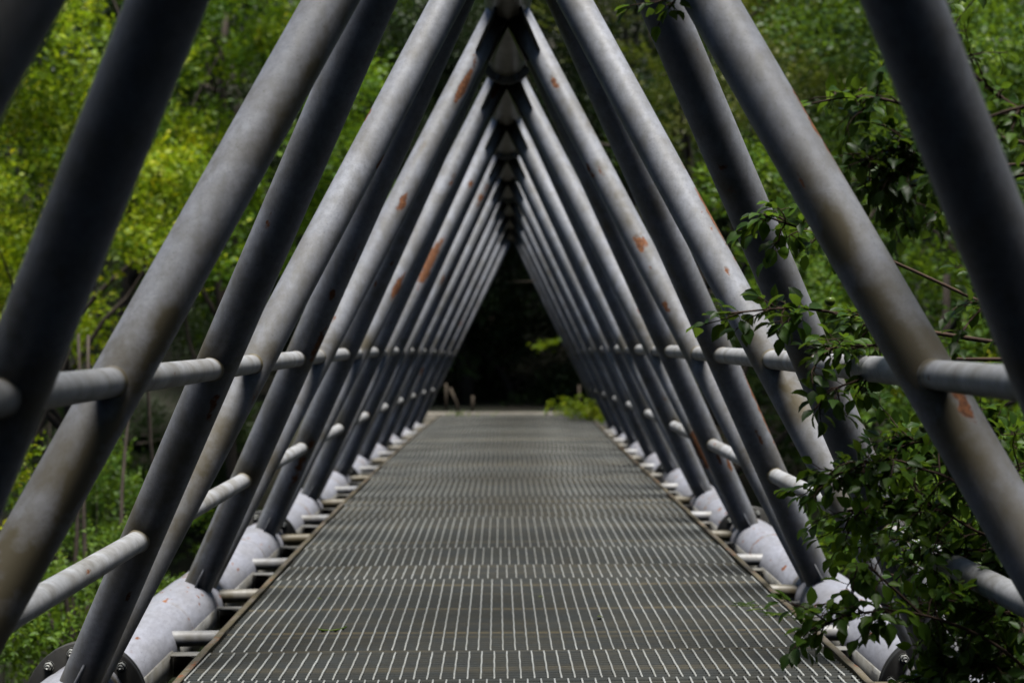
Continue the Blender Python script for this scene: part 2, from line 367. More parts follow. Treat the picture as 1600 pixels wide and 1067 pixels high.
def flange(X, H, z, r, nb=12):
    c = W(X, H, z); mb = MB(); seg = 72
    for dz in (-.024, .003):
        P = np.array([c + [0, dz, 0], c + [0, dz + .021, 0]])
        prof = [(r - 4, 0), (r, .003), (r, .018), (r - 4, .021)]
        a = np.linspace(0, 2 * np.pi, seg, endpoint=False); V = []
        for rr, dy in prof: V += [(c[0] + rr * U * math.cos(t), c[1] + dz + dy, c[2] + rr * U * math.sin(t)) for t in a]
        F = [(i * seg + j, i * seg + (j + 1) % seg, (i + 1) * seg + (j + 1) % seg, (i + 1) * seg + j) for i in range(3) for j in range(seg)]
        F += [tuple(range(seg - 1, -1, -1)), tuple(3 * seg + j for j in range(seg))]
        mb.add(V, F)
    fo = mb.build('flange', M['flange'], br, origin=c)
    for k in range(nb):
        t = (k + .5) / nb * 2 * math.pi; p = c + np.array([math.cos(t), 0, math.sin(t)]) * (r - 38) * U
        b2 = MB(); y0 = -.024
        def cyl(rad, ya, yb, sg, ch=0):
            a = np.linspace(0, 2 * np.pi, sg, endpoint=False) + .3 * k
            pr = [(rad, ya), (rad, yb + ch), (rad - ch, yb)] if ch else [(rad, ya), (rad, yb)]
            V = [(p[0] + q_ * math.cos(s), p[1] + yy, p[2] + q_ * math.sin(s)) for q_, yy in pr for s in a]
            m_ = len(pr)
            F = [(i * sg + j, (i + 1) * sg + j, (i + 1) * sg + (j + 1) % sg, i * sg + (j + 1) % sg) for i in range(m_ - 1) for j in range(sg)]
            F.append(tuple((m_ - 1) * sg + j for j in range(sg))); b2.add(V, F)
        cyl(.0205, y0, y0 - .003, 24); cyl(.0175, y0 - .003, y0 - .018, 6, .003); cyl(.0088, y0 - .018, y0 - .032, 16, .002)
        b2.build('bolt', M['bolt'], fo)
for z in FL[:5]:
    for side in (-1, 1): flange(side * CX, CH, z, 250)
for z in FT[:4]: flange(0, RH, z, 212, 8)

# handrails between the struts
def rail(side, a, b_, name='handrail'):
    ln = np.linalg.norm(b_ - a); e = SR * U / ln
    ts = np.unique(np.concatenate([np.linspace(0, 1, 30), np.linspace(e * .9, e * 1.35, 12), 1 - np.linspace(e * .9, e * 1.35, 12)])); n_ = len(ts)
    P = a + (b_ - a) * ts[:, None]; dd0 = np.minimum(ts, 1 - ts) * ln
    V, F = tube(P, RL * U + .0045 * np.exp(-((dd0 - SR * U - .004) / .006) ** 2), 32, cap=False)
    # weld bead at both ends
    tt = np.repeat(ts, 32)
    d = np.minimum(tt, 1 - tt) * ln; gr = .9 * np.exp(-((d - SR * U - .01) / .035) ** 2)
    ru = np.zeros(len(V)); k_ = np.tile(np.arange(32), n_) / 32 * 6.283
    for _ in range(4):
        t0_ = rng.uniform(0.1, .95); a0 = rng.uniform(0, 6.28); dd = np.angle(np.exp(1j * (k_ - a0)))
        ru = np.maximum(ru, rng.uniform(.15, .52) * np.exp(-(((tt - t0_) * ln / rng.uniform(.015, .04)) ** 2 + (dd / rng.uniform(.2, .6)) ** 2)))
    o = mesh_obj(name, V, F, M['rail'], br, a, True, {'rust': ru, 'grime': gr})
for side in (-1, 1):
    for n in NS:
        # upper rail: across the V of this node, then on to the next node
        rail(side, spt(side, n, 'near', .391), spt(side, n, 'far', .391))
        if n < 10:
            rail(side, spt(side, n, 'far', .391), spt(side, n + 1, 'near', .391))
            rail(side, spt(side, n, 'far', .221), spt(side, n + 1, 'near', .221), 'lower_rail')

# deck
QD = 1.9; HD = 1405; XL, XR = -1336, 1388
def deck_pt(X, z, dh=0.0):
    wave = 2.0 * math.cos((z - 2.57) * 4 * math.pi)
    return W(X, HD - wave + dh, z, QD)
DW = lambda z: .0
beams_z = [2.57 + .5 * k for k in range(-6, 19)]
for z in beams_z:
    for sgn in (-1, 1):
        mb = MB(); P = line(W(sgn * (CX - 110), HD + 62, z, (2.777 + QD) / 2), W(sgn * 900, HD + 62, z, QD), 30); V, F = tube(P, 38 * U, 28, cap=False)
        ru = np.zeros(len(V)); ru[:] = .28 * np.exp(-((np.repeat(np.arange(30), 28) - rng.uniform(3, 14)) / 2.) ** 2) * rng.uniform(0, 1)
        mesh_obj('cross_beam', V, F, M['rail'] if round((z - 2.57) * 2) % 2 else M['plate'], br, None, True, {'rust': ru, 'grime': np.full(len(V), .15 if round((z - 2.57) * 2) % 2 else .7)})
    P = line(W(-905, HD + 62, z, QD), W(905, HD + 62, z, QD), 6); V, F = tube(P, 37 * U, 16)
    mesh_obj('cross_beam', V, F, M['plate'], br, None, True)
for k in range(len(beams_z) - 1):
    za, zb = beams_z[k] + .02, beams_z[k + 1] - .062
    for sgn in (-1, 1):
        mb = MB(); xi = sgn * (CX - CR + 6)
        # upright plate beside the chord and the ledge that ties it to the deck
        def pbox(x0, x1, h0, h1, z0, z1):
            P = [W(x, h, z, QD) for (x, h, z) in ((x0, h1, z0), (x1, h1, z0), (x1, h1, z1), (x0, h1, z1), (x0, h0, z0), (x1, h0, z0), (x1, h0, z1), (x0, h0, z1))]
            mb.box8(np.array(P))
        pbox(xi - sgn * 12, xi, HD + 92, HD + 215, za, zb)
        pbox(xi - sgn * 14, sgn * 1290, HD + 98, HD + 106, zb - .032, zb)
        pbox(xi - sgn * 14, sgn * 1290, HD + 106, HD + 215, zb - .003, zb)
        mb.build('side_bracket', M['plate'], br)
# edge angles along the deck
for sgn, xe in ((-1, XL), (1, XR)):
    zs = np.linspace(.4, 12.0, 160); V = []; F = []
    pr = [(-16, 20), (-16, -22), (-10, -24), (16, -24), (16, -18), (-4, -16), (-4, 20)]
    for i, z in enumerate(zs):
        jit = rng.normal(0, 1.6)
        for (dx, dh) in pr: V.append(W(xe + sgn * (-dx), HD + (dh + jit * (dh < 0)) * 1.25 + 10, z, QD))
    k = len(pr)
    for i in range(len(zs) - 1):
        for j in range(k): F.append((i * k + j, i * k + (j + 1) % k, (i + 1) * k + (j + 1) % k, (i + 1) * k + j))
    V = np.array(V); ru = rng.uniform(0, .32, len(V)); mesh_obj('edge_angle', V, F, M['edge'], br, None, False, {'rust': ru, 'grime': rng.uniform(.1, .9, len(V))})
joints = [.45, .75, 1.0, 1.3, 1.55, 2.3, 2.56, 2.8, 3.61, 3.84, 4.13, 4.85, 5.2, 5.45, 6.2, 6.5, 6.75, 7.5, 7.8, 8.05, 8.8, 9.1, 9.35, 10.1, 10.4, 10.65, 11.4, 12.0]
for i in range(len(joints) - 1):
    z0, z1 = joints[i] + .0055, joints[i + 1] - .0055
    tilt = rng.normal(0, 2.2); ph = (i % 2) * .5 + rng.uniform(-.12, .22); bow = rng.normal(0, 1.4)
    pz0, pz1 = z0, z1
    def dp(X, z, h):
        s = (z - pz0) / (pz1 - pz0) * 2 - 1
        return deck_pt(X, z, h + tilt * s + bow * math.sin(X * .003 + i))
    mb = MB(); nb = max(3, int((z1 - z0) / .0185)); xa, xb = XL + 18, XR - 18
    for k in range(nb + 1):
        z = z0 + (z1 - z0) * k / nb; th = .0010 if 0 < k < nb else .0016
        bend = rng.normal(0, .0012)
        xs = np.linspace(xa, xb, 9)
        V = []
        zz = [z + bend * math.sin(x * .002 + k) for x in xs]
        for x, z_ in zip(xs, zz):
            for dz, h in ((-th / 2, 30), (th / 2, 30), (th / 2, 0), (-th / 2, 0)): V.append(dp(x, z_ + dz, h))
        F = [(4 * a + j, 4 * a + (j + 1) % 4, 4 * a + 4 + (j + 1) % 4, 4 * a + 4 + j) for a in range(8) for j in range(4)]
        mb.add(V, F, np.full(len(V), float(rng.choice([0, 0, .1, .3, .8], p=[.4, .2, .2, .12, .08])) * (1 + 0 * k)))
    pan = mb.build('grating_panel', M['bars'], br, attr='grime')
    mr = MB(); x = xa + 4 + 50 * ph
    segn = max(2, int((z1 - z0) / .0078))
    while x < xb - 3:
        V = []; wv = rng.uniform(0, 6)
        for s in range(segn + 1):
            z = z0 + (z1 - z0) * s / segn; wd = 4.5 + .9 * (s % 2); lift = 1.6 * (s % 2)
            jx = .6 * math.sin(s * .6 + wv)
            for dx, h in ((-wd, 4), (-wd * .6, -2.5 - lift), (wd * .6, -2.5 - lift), (wd, 4)): V.append(dp(x + dx + jx, z, h))
        F = [(4 * a + j, 4 * a + (j + 1) % 4, 4 * a + 4 + (j + 1) % 4, 4 * a + 4 + j) for a in range(segn) for j in range(4)]
        F += [(3, 2, 1, 0), tuple(4 * segn + j for j in range(4))]
        g_ = .5 * math.exp(-((x - 60) / 420) ** 2) * min(1, max(0, (z0 - 2.6) / 2.5)) + rng.uniform(0, .12)
        mr.add(V, F, np.full(len(V), g_)); x += 54.0
    mr.build('cross_rods', M['rod'], pan, attr='grime')

# ------------------------------------------------------------ leaves
def leaf_shapes(pos, dirs, ups, size, fold=.25, detail=1, aspect=.58, curl=.15):
    """many leaves at once; detail 0 = four corners, 1 = nine vertices"""
    n = len(pos); d = dirs / (np.linalg.norm(dirs, axis=1)[:, None] + 1e-9)
    s = np.cross(d, ups); s /= np.linalg.norm(s, axis=1)[:, None] + 1e-9; u = np.cross(s, d)
    L = size[:, None]
    if detail == 0:
        t = [(0, 0, 0), (.5, .5, 1), (1, 0, -.4), (.5, -.5, 1)]; F0 = [(0, 1, 2, 3)]
        prof = [(a, b_ * aspect, c * fold * .35) for a, b_, c in t]
    else:
        prof = [(0, 0, 0), (.22, .36, .2), (.5, .5, .34), (.8, .28, .22), (1, 0, -curl * 2), (.8, -.28, .22), (.5, -.5, .34), (.22, -.36, .2), (.5, 0, 0)]
        prof = [(a, b_ * aspect, c * fold - curl * a * a * .8) for a, b_, c in prof]
        F0 = [(0, 8, 2, 1), (8, 4, 3, 2), (0, 7, 6, 8), (8, 6, 5, 4)]
    V = np.stack([pos + L * (a * d + b_ * s + c * u) for a, b_, c in prof], 1)
    k = len(prof); F = (np.arange(n)[:, None, None] * k + np.array(F0)[None]).reshape(-1, 4)
    return V.reshape(-1, 3), F
def crown_mesh(name, seed, rx, ry, rz, n_spray, per, size, mat, lobes=26, upright=.5, detail=0):
    g = np.random.default_rng(seed)
    # lobes: knobbly sub-crowns
    lc = g.normal(size=(lobes, 3)); lc /= np.linalg.norm(lc, axis=1)[:, None]; lc *= g.uniform(.25, .85, (lobes, 1)) ** .6
    lr = g.uniform(.16, .30, lobes)
    li = g.integers(0, lobes, n_spray)
    dv = g.normal(size=(n_spray, 3)); dv /= np.linalg.norm(dv, axis=1)[:, None]; dv[:, 2] = np.where(g.random(n_spray) < .85, np.abs(dv[:, 2]), dv[:, 2]) * .75
    p = lc[li] + dv * lr[li][:, None] * g.uniform(.55, 1.08, (n_spray, 1))
    c = p * np.array([rx, ry, rz])
    out = p / (np.linalg.norm(p, axis=1)[:, None] + .1) + dv * .6; out[:, 2] += upright; out /= np.linalg.norm(out, axis=1)[:, None]
    ln = g.uniform(2.5, 5.5, n_spray) * size
    k = np.tile(np.arange(per), n_spray); si = np.repeat(np.arange(n_spray), per)
    f = (k + .5) / per
    base = c[si] + out[si] * (f * ln[si])[:, None]
    e1 = np.cross(out, g.normal(size=(n_spray, 3))); e1 /= np.linalg.norm(e1, axis=1)[:, None]; e2 = np.cross(out, e1)
    a = k * 2.4 + g.uniform(0, .8, len(k))
    side = np.cos(a)[:, None] * e1[si] + np.sin(a)[:, None] * e2[si]
    d = side * (1.0 - .5 * f)[:, None] + out[si] * (.35 + .7 * f)[:, None] + g.normal(0, .22, (len(k), 3)); d[:, 2] -= .12
    ups = out[si] + g.normal(0, .45, (len(k), 3))
    sz = size * g.uniform(.6, 1.25, len(k)) * (1.1 - .35 * f)
    V, F = leaf_shapes(base, d, ups, sz, .3, detail)
    o = mesh_obj(name, V, F, mat, None, (0, 0, 0), False); return o.data, o
def branch_paths(g, n, h, spread, r0):
    out = []
    trunk = [np.array([0, 0, -.3])]; p = trunk[0].copy(); d = np.array([0, 0, 1.])
    for i in range(10):
        d = d + g.normal(0, .07, 3); d[2] = max(d[2], .8); d /= np.linalg.norm(d); p = p + d * (h + .3) / 10; trunk.append(p.copy())
    rr = np.linspace(r0, r0 * .3, 11); out.append((np.array(trunk), rr))
    for i in range(n):
        k = int(3 + 7 * i / n); k = min(k, 9); s = trunk[k]; a = g.uniform(0, 6.28); q = s.copy(); dd = np.array([math.cos(a), math.sin(a), g.uniform(.3, 1.0)]); pts = [q.copy()]
        for j in range(6):
            dd = dd + g.normal(0, .18, 3) + [0, 0, .05]; dd /= np.linalg.norm(dd); q = q + dd * spread / 6; pts.append(q.copy())
        out.append((np.array(pts), np.linspace(rr[k] * .6, rr[k] * .12, 7)))
    return out
def trunk_mesh(name, seed, h, spread, r0, n=9):
    g = np.random.default_rng(seed); mb = MB()
    for P, r in branch_paths(g, n, h, spread, r0): V, F = tube(P, r, 8); mb.add(V, F)
    o = mb.build(name, M['bark'], None, True, (0, 0, 0)); return o.data, o
PROTO = {}
def proto(key, *a, tr=None, **k):
    dc, oc = crown_mesh('crown', *a, **k); dt, ot = trunk_mesh('trunk', a[0] + 50, *tr)
    bpy.data.objects.remove(oc); bpy.data.objects.remove(ot); PROTO[key] = (dc, dt, tr[0])
#        seed rx   ry   rz  sprays per size
proto('yellow', 1, 2.6, 2.6, 3.0, 1500, 9, .115, LM['yellow'], tr=(4.4, 2.2, .12), upright=.8)
proto('yellow_b', 2, 2.2, 2.2, 2.4, 1200, 9, .115, LM['yellow'], tr=(3.6, 2.0, .10), upright=.9, lobes=18)
proto('mid', 3, 2.8, 2.8, 3.4, 1700, 9, .12, LM['mid'], tr=(5.0, 2.4, .14))
proto('mid_b', 4, 2.2, 2.2, 2.0, 2000, 9, .07, LM['mid'], tr=(3.0, 1.8, .08))
proto('dark', 5, 3.2, 3.2, 4.0, 3400, 9, .10, LM['dark'], tr=(6.0, 2.6, .2), lobes=34)
proto('deep', 9, 2.7, 2.7, 3.2, 1700, 9, .11, LM['deep'], tr=(5.0, 2.4, .14))
proto('far_dark', 15, 3.2, 3.2, 4.0, 3600, 9, .10, LM['far'], tr=(6.0, 1.6, .16, 4), lobes=40)
proto('olive', 6, 2.8, 2.8, 3.6, 2600, 10, .085, LM['olive'], tr=(6.0, 2.4, .16))
proto('shrub', 7, 1.0, 1.0, .9, 420, 9, .07, LM['fresh'], tr=(1.0, .9, .03), lobes=12, detail=1, upright=.9)
def tree(kind, x, y, hc, s, label, cat='tree', group=None, rz=None, name=None):
    """hc: height of the crown's centre above the camera; the trunk reaches the ground"""
    dc, dt, th = PROTO[kind]; g = float(ground_h(x, y))
    o = empty(name or ('shrub' if cat == 'shrub' else 'tree'), (x, y, g)); tag(o, label, cat, group)
    rz = rng.uniform(0, 6.28) if rz is None else rz
    c = bpy.data.objects.new('crown', dc); C.objects.link(c); c.parent = o; c.location = (0, 0, hc - g); c.scale = (s, s, s); c.rotation_euler = (0, 0, rz)
    t = bpy.data.objects.new('trunk', dt); C.objects.link(t); t.parent = o; t.location = (0, 0, 0); t.rotation_euler = (0, 0, rz); hz = max(.3, (hc - g)) / th; t.scale = (s, s, hz)
    return o
GL, GR, GF_ = 'trees on the slope left of the bridge', 'trees on the slope right of the bridge', 'dark trees beyond the far end of the bridge'
# left slope
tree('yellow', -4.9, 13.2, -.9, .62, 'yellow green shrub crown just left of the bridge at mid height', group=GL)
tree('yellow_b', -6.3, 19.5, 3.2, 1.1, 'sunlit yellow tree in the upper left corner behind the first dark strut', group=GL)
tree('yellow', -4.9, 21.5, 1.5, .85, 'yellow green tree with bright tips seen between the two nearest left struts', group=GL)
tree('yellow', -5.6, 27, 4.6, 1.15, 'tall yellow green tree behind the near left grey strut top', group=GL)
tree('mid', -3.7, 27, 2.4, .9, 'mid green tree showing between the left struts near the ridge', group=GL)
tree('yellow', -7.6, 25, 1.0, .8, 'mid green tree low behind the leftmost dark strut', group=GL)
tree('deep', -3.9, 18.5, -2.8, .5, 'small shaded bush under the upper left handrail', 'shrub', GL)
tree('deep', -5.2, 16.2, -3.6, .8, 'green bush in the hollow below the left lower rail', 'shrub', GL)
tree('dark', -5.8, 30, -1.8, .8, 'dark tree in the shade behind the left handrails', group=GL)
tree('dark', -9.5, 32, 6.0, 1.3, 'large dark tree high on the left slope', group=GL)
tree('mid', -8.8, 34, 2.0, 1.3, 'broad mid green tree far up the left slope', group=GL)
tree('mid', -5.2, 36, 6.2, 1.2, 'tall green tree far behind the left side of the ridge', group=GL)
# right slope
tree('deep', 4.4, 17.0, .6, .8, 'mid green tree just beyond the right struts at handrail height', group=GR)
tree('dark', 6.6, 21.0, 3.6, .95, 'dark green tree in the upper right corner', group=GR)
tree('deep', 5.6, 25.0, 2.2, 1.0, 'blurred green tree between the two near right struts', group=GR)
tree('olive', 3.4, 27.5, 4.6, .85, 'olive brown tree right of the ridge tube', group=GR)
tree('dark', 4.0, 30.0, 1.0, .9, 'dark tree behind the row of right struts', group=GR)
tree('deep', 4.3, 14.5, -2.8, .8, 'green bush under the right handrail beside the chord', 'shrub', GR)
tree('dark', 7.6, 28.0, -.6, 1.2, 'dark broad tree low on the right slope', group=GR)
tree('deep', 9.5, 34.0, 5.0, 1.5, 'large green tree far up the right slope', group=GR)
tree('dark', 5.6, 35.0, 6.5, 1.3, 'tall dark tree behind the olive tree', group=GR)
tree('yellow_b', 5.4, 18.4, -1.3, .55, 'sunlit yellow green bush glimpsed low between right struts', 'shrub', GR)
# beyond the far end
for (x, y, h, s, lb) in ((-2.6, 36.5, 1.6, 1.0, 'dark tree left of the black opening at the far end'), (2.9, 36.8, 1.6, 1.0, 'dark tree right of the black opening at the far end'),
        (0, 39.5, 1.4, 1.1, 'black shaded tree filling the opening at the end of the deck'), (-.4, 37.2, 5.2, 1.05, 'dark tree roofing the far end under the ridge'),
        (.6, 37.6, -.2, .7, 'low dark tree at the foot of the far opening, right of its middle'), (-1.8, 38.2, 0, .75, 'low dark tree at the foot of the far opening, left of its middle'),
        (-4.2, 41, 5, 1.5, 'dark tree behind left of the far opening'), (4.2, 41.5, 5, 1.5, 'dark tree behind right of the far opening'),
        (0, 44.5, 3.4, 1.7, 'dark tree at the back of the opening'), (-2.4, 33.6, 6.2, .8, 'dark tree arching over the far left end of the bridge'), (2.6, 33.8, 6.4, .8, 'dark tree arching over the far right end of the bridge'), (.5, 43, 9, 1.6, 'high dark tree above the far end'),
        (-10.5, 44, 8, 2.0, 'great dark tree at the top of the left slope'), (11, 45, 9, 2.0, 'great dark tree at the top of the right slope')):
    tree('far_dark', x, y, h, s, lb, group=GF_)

# unseen trees added behind and beside the viewer to shut out the low sky
for (x, y, h, s, lb) in ((-4.6, -3.5, 1.5, 1.3, 'left of the deck end behind the viewer'), (4.8, -4, 1.5, 1.3, 'right of the deck end behind the viewer'), (0, -8.5, 1.5, 1.5, 'straight behind the viewer'),
        (-8, -6, 4, 1.8, 'tall, back left of the viewer'), (8, -6, 4, 1.8, 'tall, back right of the viewer'), (-1, -12, 6, 2.0, 'tallest, farthest back behind the viewer'),
        (-8.5, 2, 2.5, 1.3, 'beside the left side of the bridge near the viewer'), (8.5, 1.5, 2.5, 1.4, 'beside the right side of the bridge near the viewer'),
        (-9.5, 9, 3, 1.2, 'out beyond the left flange'), (9.5, 9, 3.5, 1.4, 'out beyond the apple tree'), (10.5, 16, 4, 1.4, 'farther out on the right beyond the apple tree'),
        (-2.2, -2.4, 6.6, 1.15, 'arching over the ridge from the left above the viewer'), (2.4, -2.0, 6.8, 1.15, 'arching over the ridge from the right above the viewer'),  # unseen crowns added overhead so the nearest bays fall in shade
        (-5.5, -.5, 6.6, 1.0, 'high crown left of the ridge above the viewer'), (5.8, 0, 6.6, 1.0, 'high crown right of the ridge above the viewer'), (0, -6, 8, 1.3, 'highest crown over the path behind the viewer')):
    tree('dark', x, y, h, s, 'added unseen dark tree ' + lb, group='unseen trees added to shade the near end')

o = tree('dark', 4.9, .8, 6.3, .8, 'unseen dark leaning tree added so its crown shades the nearest bays', group='unseen trees added to shade the near end', rz=0)  # unseen crown added to keep sun off the nearest deck and struts
for ch in o.children:
    if ch.name.startswith('crown'): ch.location = (-4.5, 1.2, ch.location[2])
    else: ch.rotation_euler = (R(-6), R(-22), 0)

# lower left shrubs with fresh leaves close to the bridge
for (x, y, h, s, lb) in ((-3.0, 10.2, -1.75, .75, 'fresh green shrub at the left chord beyond the second strut foot'), (-3.1, 8.4, -2.0, .75, 'leafy shrub with pale shoots beside the left flange'),
        (-2.75, 12.6, -1.7, .6, 'small fresh shrub beyond the third left strut foot'), (-3.9, 9.8, -2.3, .8, 'low shrub at the lower left edge behind the big strut'),
        (3.2, 11.2, -1.3, .7, 'bright shrub just outside the right chord')):
    tree('shrub', x, y, h, s, lb, 'shrub', 'shrubs close beside the bridge')

# thin bare stems on the left bank
def stems(x, y, n, h, label, seed, r=.03):
    g = np.random.default_rng(seed); mb = MB(); z0 = float(ground_h(x, y))
    for i in range(n):
        p = np.array([x + g.normal(0, .25), y + g.normal(0, .3), z0 - .2]); d = np.array([g.normal(0, .22), 0, 1.]); P = [p.copy()]
        for j in range(12):
            d = d + g.normal(0, .10, 3); d[2] = max(d[2], .7); d[0] = min(d[0], .02); d /= np.linalg.norm(d); p = p + d * h / 12; P.append(p.copy())
        V, F = tube(np.array(P), np.linspace(r, r * .4, 13), 8); mb.add(V, F)
    tag(mb.build('sapling', M['bark'], None, True, (x, y, z0)), label, 'sapling')
stems(-2.85, 14.2, 6, 5.0, 'cluster of thin bare stems seen below the left handrail', 3)
stems(-2.62, 10.3, 1, 3.45, 'pale bare stem standing at the lower left behind the flange', 8, .05)

# ------------------------------------------------------------ the apple tree reaching through the right side
def apple():
    base = np.array([3.4, 5.6, float(ground_h(3.4, 5.6))]); root = empty('apple_tree', tuple(base))
    tag(root, 'apple tree with small green fruit reaching through the right struts', 'tree')
    g = np.random.default_rng(11); wood = MB(); twigs = MB(); LP = []; LDr = []; LU = []; LS = []; fr = []
    def curve(P, n=14):
        P = np.array(P, float); t = np.linspace(0, len(P) - 1, n); o = []
        for v in t:
            i = min(int(v), len(P) - 2); f = v - i; p0, p1, p2, p3 = P[max(i - 1, 0)], P[i], P[i + 1], P[min(i + 2, len(P) - 1)]
            o.append(.5 * ((2 * p1) + (-p0 + p2) * f + (2 * p0 - 5 * p1 + 4 * p2 - p3) * f * f + (-p0 + 3 * p1 - 3 * p2 + p3) * f ** 3))
        return np.array(o)
    def leafy(P, dens, size, spread=.06, droop=.3):
        seg = np.linalg.norm(np.diff(P, axis=0), axis=1).sum(); n = max(3, int(seg * dens))
        for _ in range(n):
            v = g.uniform(.05, 1) * (len(P) - 1); i = min(int(v), len(P) - 2); p = P[i] + (P[i + 1] - P[i]) * (v - i)
            t = P[i + 1] - P[i]; t = t / np.linalg.norm(t)
            d = t * g.uniform(.1, .9) + g.normal(0, .75, 3); d[2] -= droop * g.uniform(0, 1.4); d /= np.linalg.norm(d)
            pe = d * g.uniform(.2, 1) * spread * .5
            LP.append(p + pe); LDr.append(d); LU.append(np.array([0, -.25, 1]) + g.normal(0, .5, 3)); LS.append(size * g.uniform(.6, 1.2))
            V, F = tube(np.array([p, p + pe * 1.05]), .0011, 4, False); twigs.add(V, F)
        # a leaf at the tip
        t = P[-1] - P[-2]; LP.append(P[-1]); LDr.append(t / np.linalg.norm(t) + g.normal(0, .2, 3)); LU.append(np.array([0, -.3, 1.])); LS.append(size)
    def bough(pts, r0, subs, dens=60, size=.055, sublen=.22, droop=.35, first=.25):
        P = curve(pts, 26); V, F = tube(P, np.linspace(r0, .0022, 26), 8); twigs.add(V, F)
        leafy(P[int(26 * first):], dens * .6, size)
        for k in range(subs):
            i = int(g.uniform(first, .97) * 25); p = P[i]; t = P[min(i + 1, 25)] - P[max(i - 1, 0)]; t /= np.linalg.norm(t)
            d = t * .6 + g.normal(0, .6, 3); d /= np.linalg.norm(d); Q = [p.copy()]; ln = sublen * g.uniform(.4, 1.2)
            for j in range(5):
                d = d + g.normal(0, .22, 3) - [0, 0, droop * .25]; d /= np.linalg.norm(d); p = p + d * ln / 5; Q.append(p.copy())
            Q = np.array(Q); V, F = tube(Q, np.linspace(.0028, .0012, 6), 6); twigs.add(V, F); leafy(Q, dens, size)
    A = at
    # trunk and limbs
    limbs = []
    tp = curve([base + [0, 0, -.2], base + [-.1, 0, 1.4], base + [-.35, -.1, 2.8], base + [-.5, 0, 4.2], base + [-.3, .1, 5.6]], 20)
    V, F = tube(tp, np.linspace(.13, .045, 20), 12); wood.add(V, F)
    def limb(k, pts, r0, r1):
        P = curve([tp[k]] + pts, 16); V, F = tube(P, np.linspace(r0, r1, 16), 10); wood.add(V, F)
    hub1 = A(1700, 860, 5.3); hub2 = A(1720, 560, 5.2); hub3 = A(1720, 250, 4.6); hub4 = A(1600, -160, 5.0); hub5 = A(1680, 1120, 5.2)
    limb(8, [hub1 + [.3, 0, -.05], hub1], .05, .018); limb(11, [hub2 + [.3, 0, .05], hub2], .045, .016); limb(13, [hub3 + [.3, .2, 0], hub3], .04, .014)
    limb(16, [hub4 + [.4, .1, .1], hub4], .035, .012); limb(6, [hub5 + [.4, 0, 0], hub5], .045, .015)
    # the spray across the second and third struts at handrail height
    bough([hub2, A(1460, 520, 5.3), A(1360, 500, 5.3), A(1250, 482, 5.25), A(1135, 490, 5.2)], .008, 16, 62, .056, .15, .2, .35)
    bough([hub2, A(1450, 560, 5.25), A(1370, 540, 5.2), A(1290, 545, 5.2)], .007, 10, 58, .05, .14, .4, .45)
    bough([A(1400, 560, 5.2), A(1350, 590, 5.2), A(1300, 610, 5.15), A(1272, 640, 5.1)], .004, 7, 55, .052, .10, .6, .1)
    # sprig before the dark strut
    bough([hub2, A(1420, 420, 5.4), A(1320, 380, 5.35), A(1230, 350, 5.3), A(1190, 335, 5.25)], .006, 9, 70, .052, .12, .5, .62)
    # boughs between the near struts
    bough([hub3, A(1500, 200, 4.7), A(1400, 160, 4.8), A(1330, 152, 4.85), A(1268, 162, 4.85)], .007, 9, 42, .060, .14, .5, .4)
    bough([hub3, A(1480, 260, 4.8), A(1420, 230, 4.8), A(1350, 250, 4.85)], .006, 26, 74, .048, .17, .4, .3)
    bough([hub3, A(1500, 290, 4.85), A(1420, 290, 4.9), A(1360, 300, 4.9)], .006, 14, 64, .046, .15, .5, .3)
    # right edge of the picture
    bough([hub3, A(1640, 200, 4.5), A(1560, 150, 4.5), A(1500, 95, 4.5), A(1470, 60, 4.5)], .008, 16, 60, .046, .16, .2, .25)
    bough([hub3, A(1640, 170, 4.3), A(1590, 170, 4.3), A(1540, 185, 4.3), A(1490, 200, 4.4)], .008, 9, 42, .046, .15, .3, .2)
    bough([hub3, A(1660, 330, 4.5), A(1600, 340, 4.5), A(1540, 300, 4.6), A(1500, 250, 4.6)], .007, 12, 52, .044, .15, .4, .2)
    bough([hub2, A(1660, 470, 4.9), A(1600, 480, 4.9), A(1550, 470, 5.0), A(1500, 520, 5.0)], .006, 10, 48, .046, .16, .4, .2)
    # top sprig
    bough([hub4, A(1400, -90, 5.2), A(1200, -60, 5.1), A(1090, -30, 5.0), A(1045, 12, 5.0)], .007, 8, 45, .05, .12, .5, .55)
    bough([hub4, A(1550, -60, 5.0), A(1480, -30, 4.9), A(1430, 5, 4.9)], .006, 8, 45, .05, .14, .4, .4)
    # dense mass in the lower right
    mass = [((1500, 800), (1400, 730), (1330, 720), (1256, 752)), ((1520, 840), (1440, 800), (1380, 780), (1290, 800)), ((1560, 760), (1480, 720), (1420, 690), (1370, 700)),
        ((1560, 880), (1480, 860), (1400, 840), (1320, 850)), ((1580, 920), (1500, 900), (1440, 890), (1360, 900)), ((1600, 960), (1540, 960), (1470, 950), (1400, 940)),
        ((1590, 760), (1540, 740), (1500, 700), (1450, 690)), ((1620, 840), (1580, 820), (1540, 790), (1500, 780)), ((1640, 900), (1600, 900), (1570, 870), (1530, 860)),
        ((1640, 1010), (1580, 1000), (1540, 990), (1480, 990)), ((1640, 1060), (1580, 1050), (1520, 1040), (1450, 1030)), ((1560, 1000), (1500, 1020), (1440, 1050), (1400, 1070)),
        ((1640, 980), (1600, 960), (1570, 930), (1550, 900))]
    for i, c in enumerate(mass):
        Z = 5.0 + .12 * (i % 5); h = hub1 if i % 3 else hub5
        bough([h] + [A(px, py, Z + .03 * j) for j, (px, py) in enumerate([(q + 34, r_) for q, r_ in c])], .005, 27, 64, .048, .165, .35, .3)
    bough([hub5, A(1560, 1010, 5.0), A(1440, 960, 5.0), A(1340, 958, 4.95), A(1262, 985, 4.9)], .006, 17, 62, .052, .13, .45, .45)
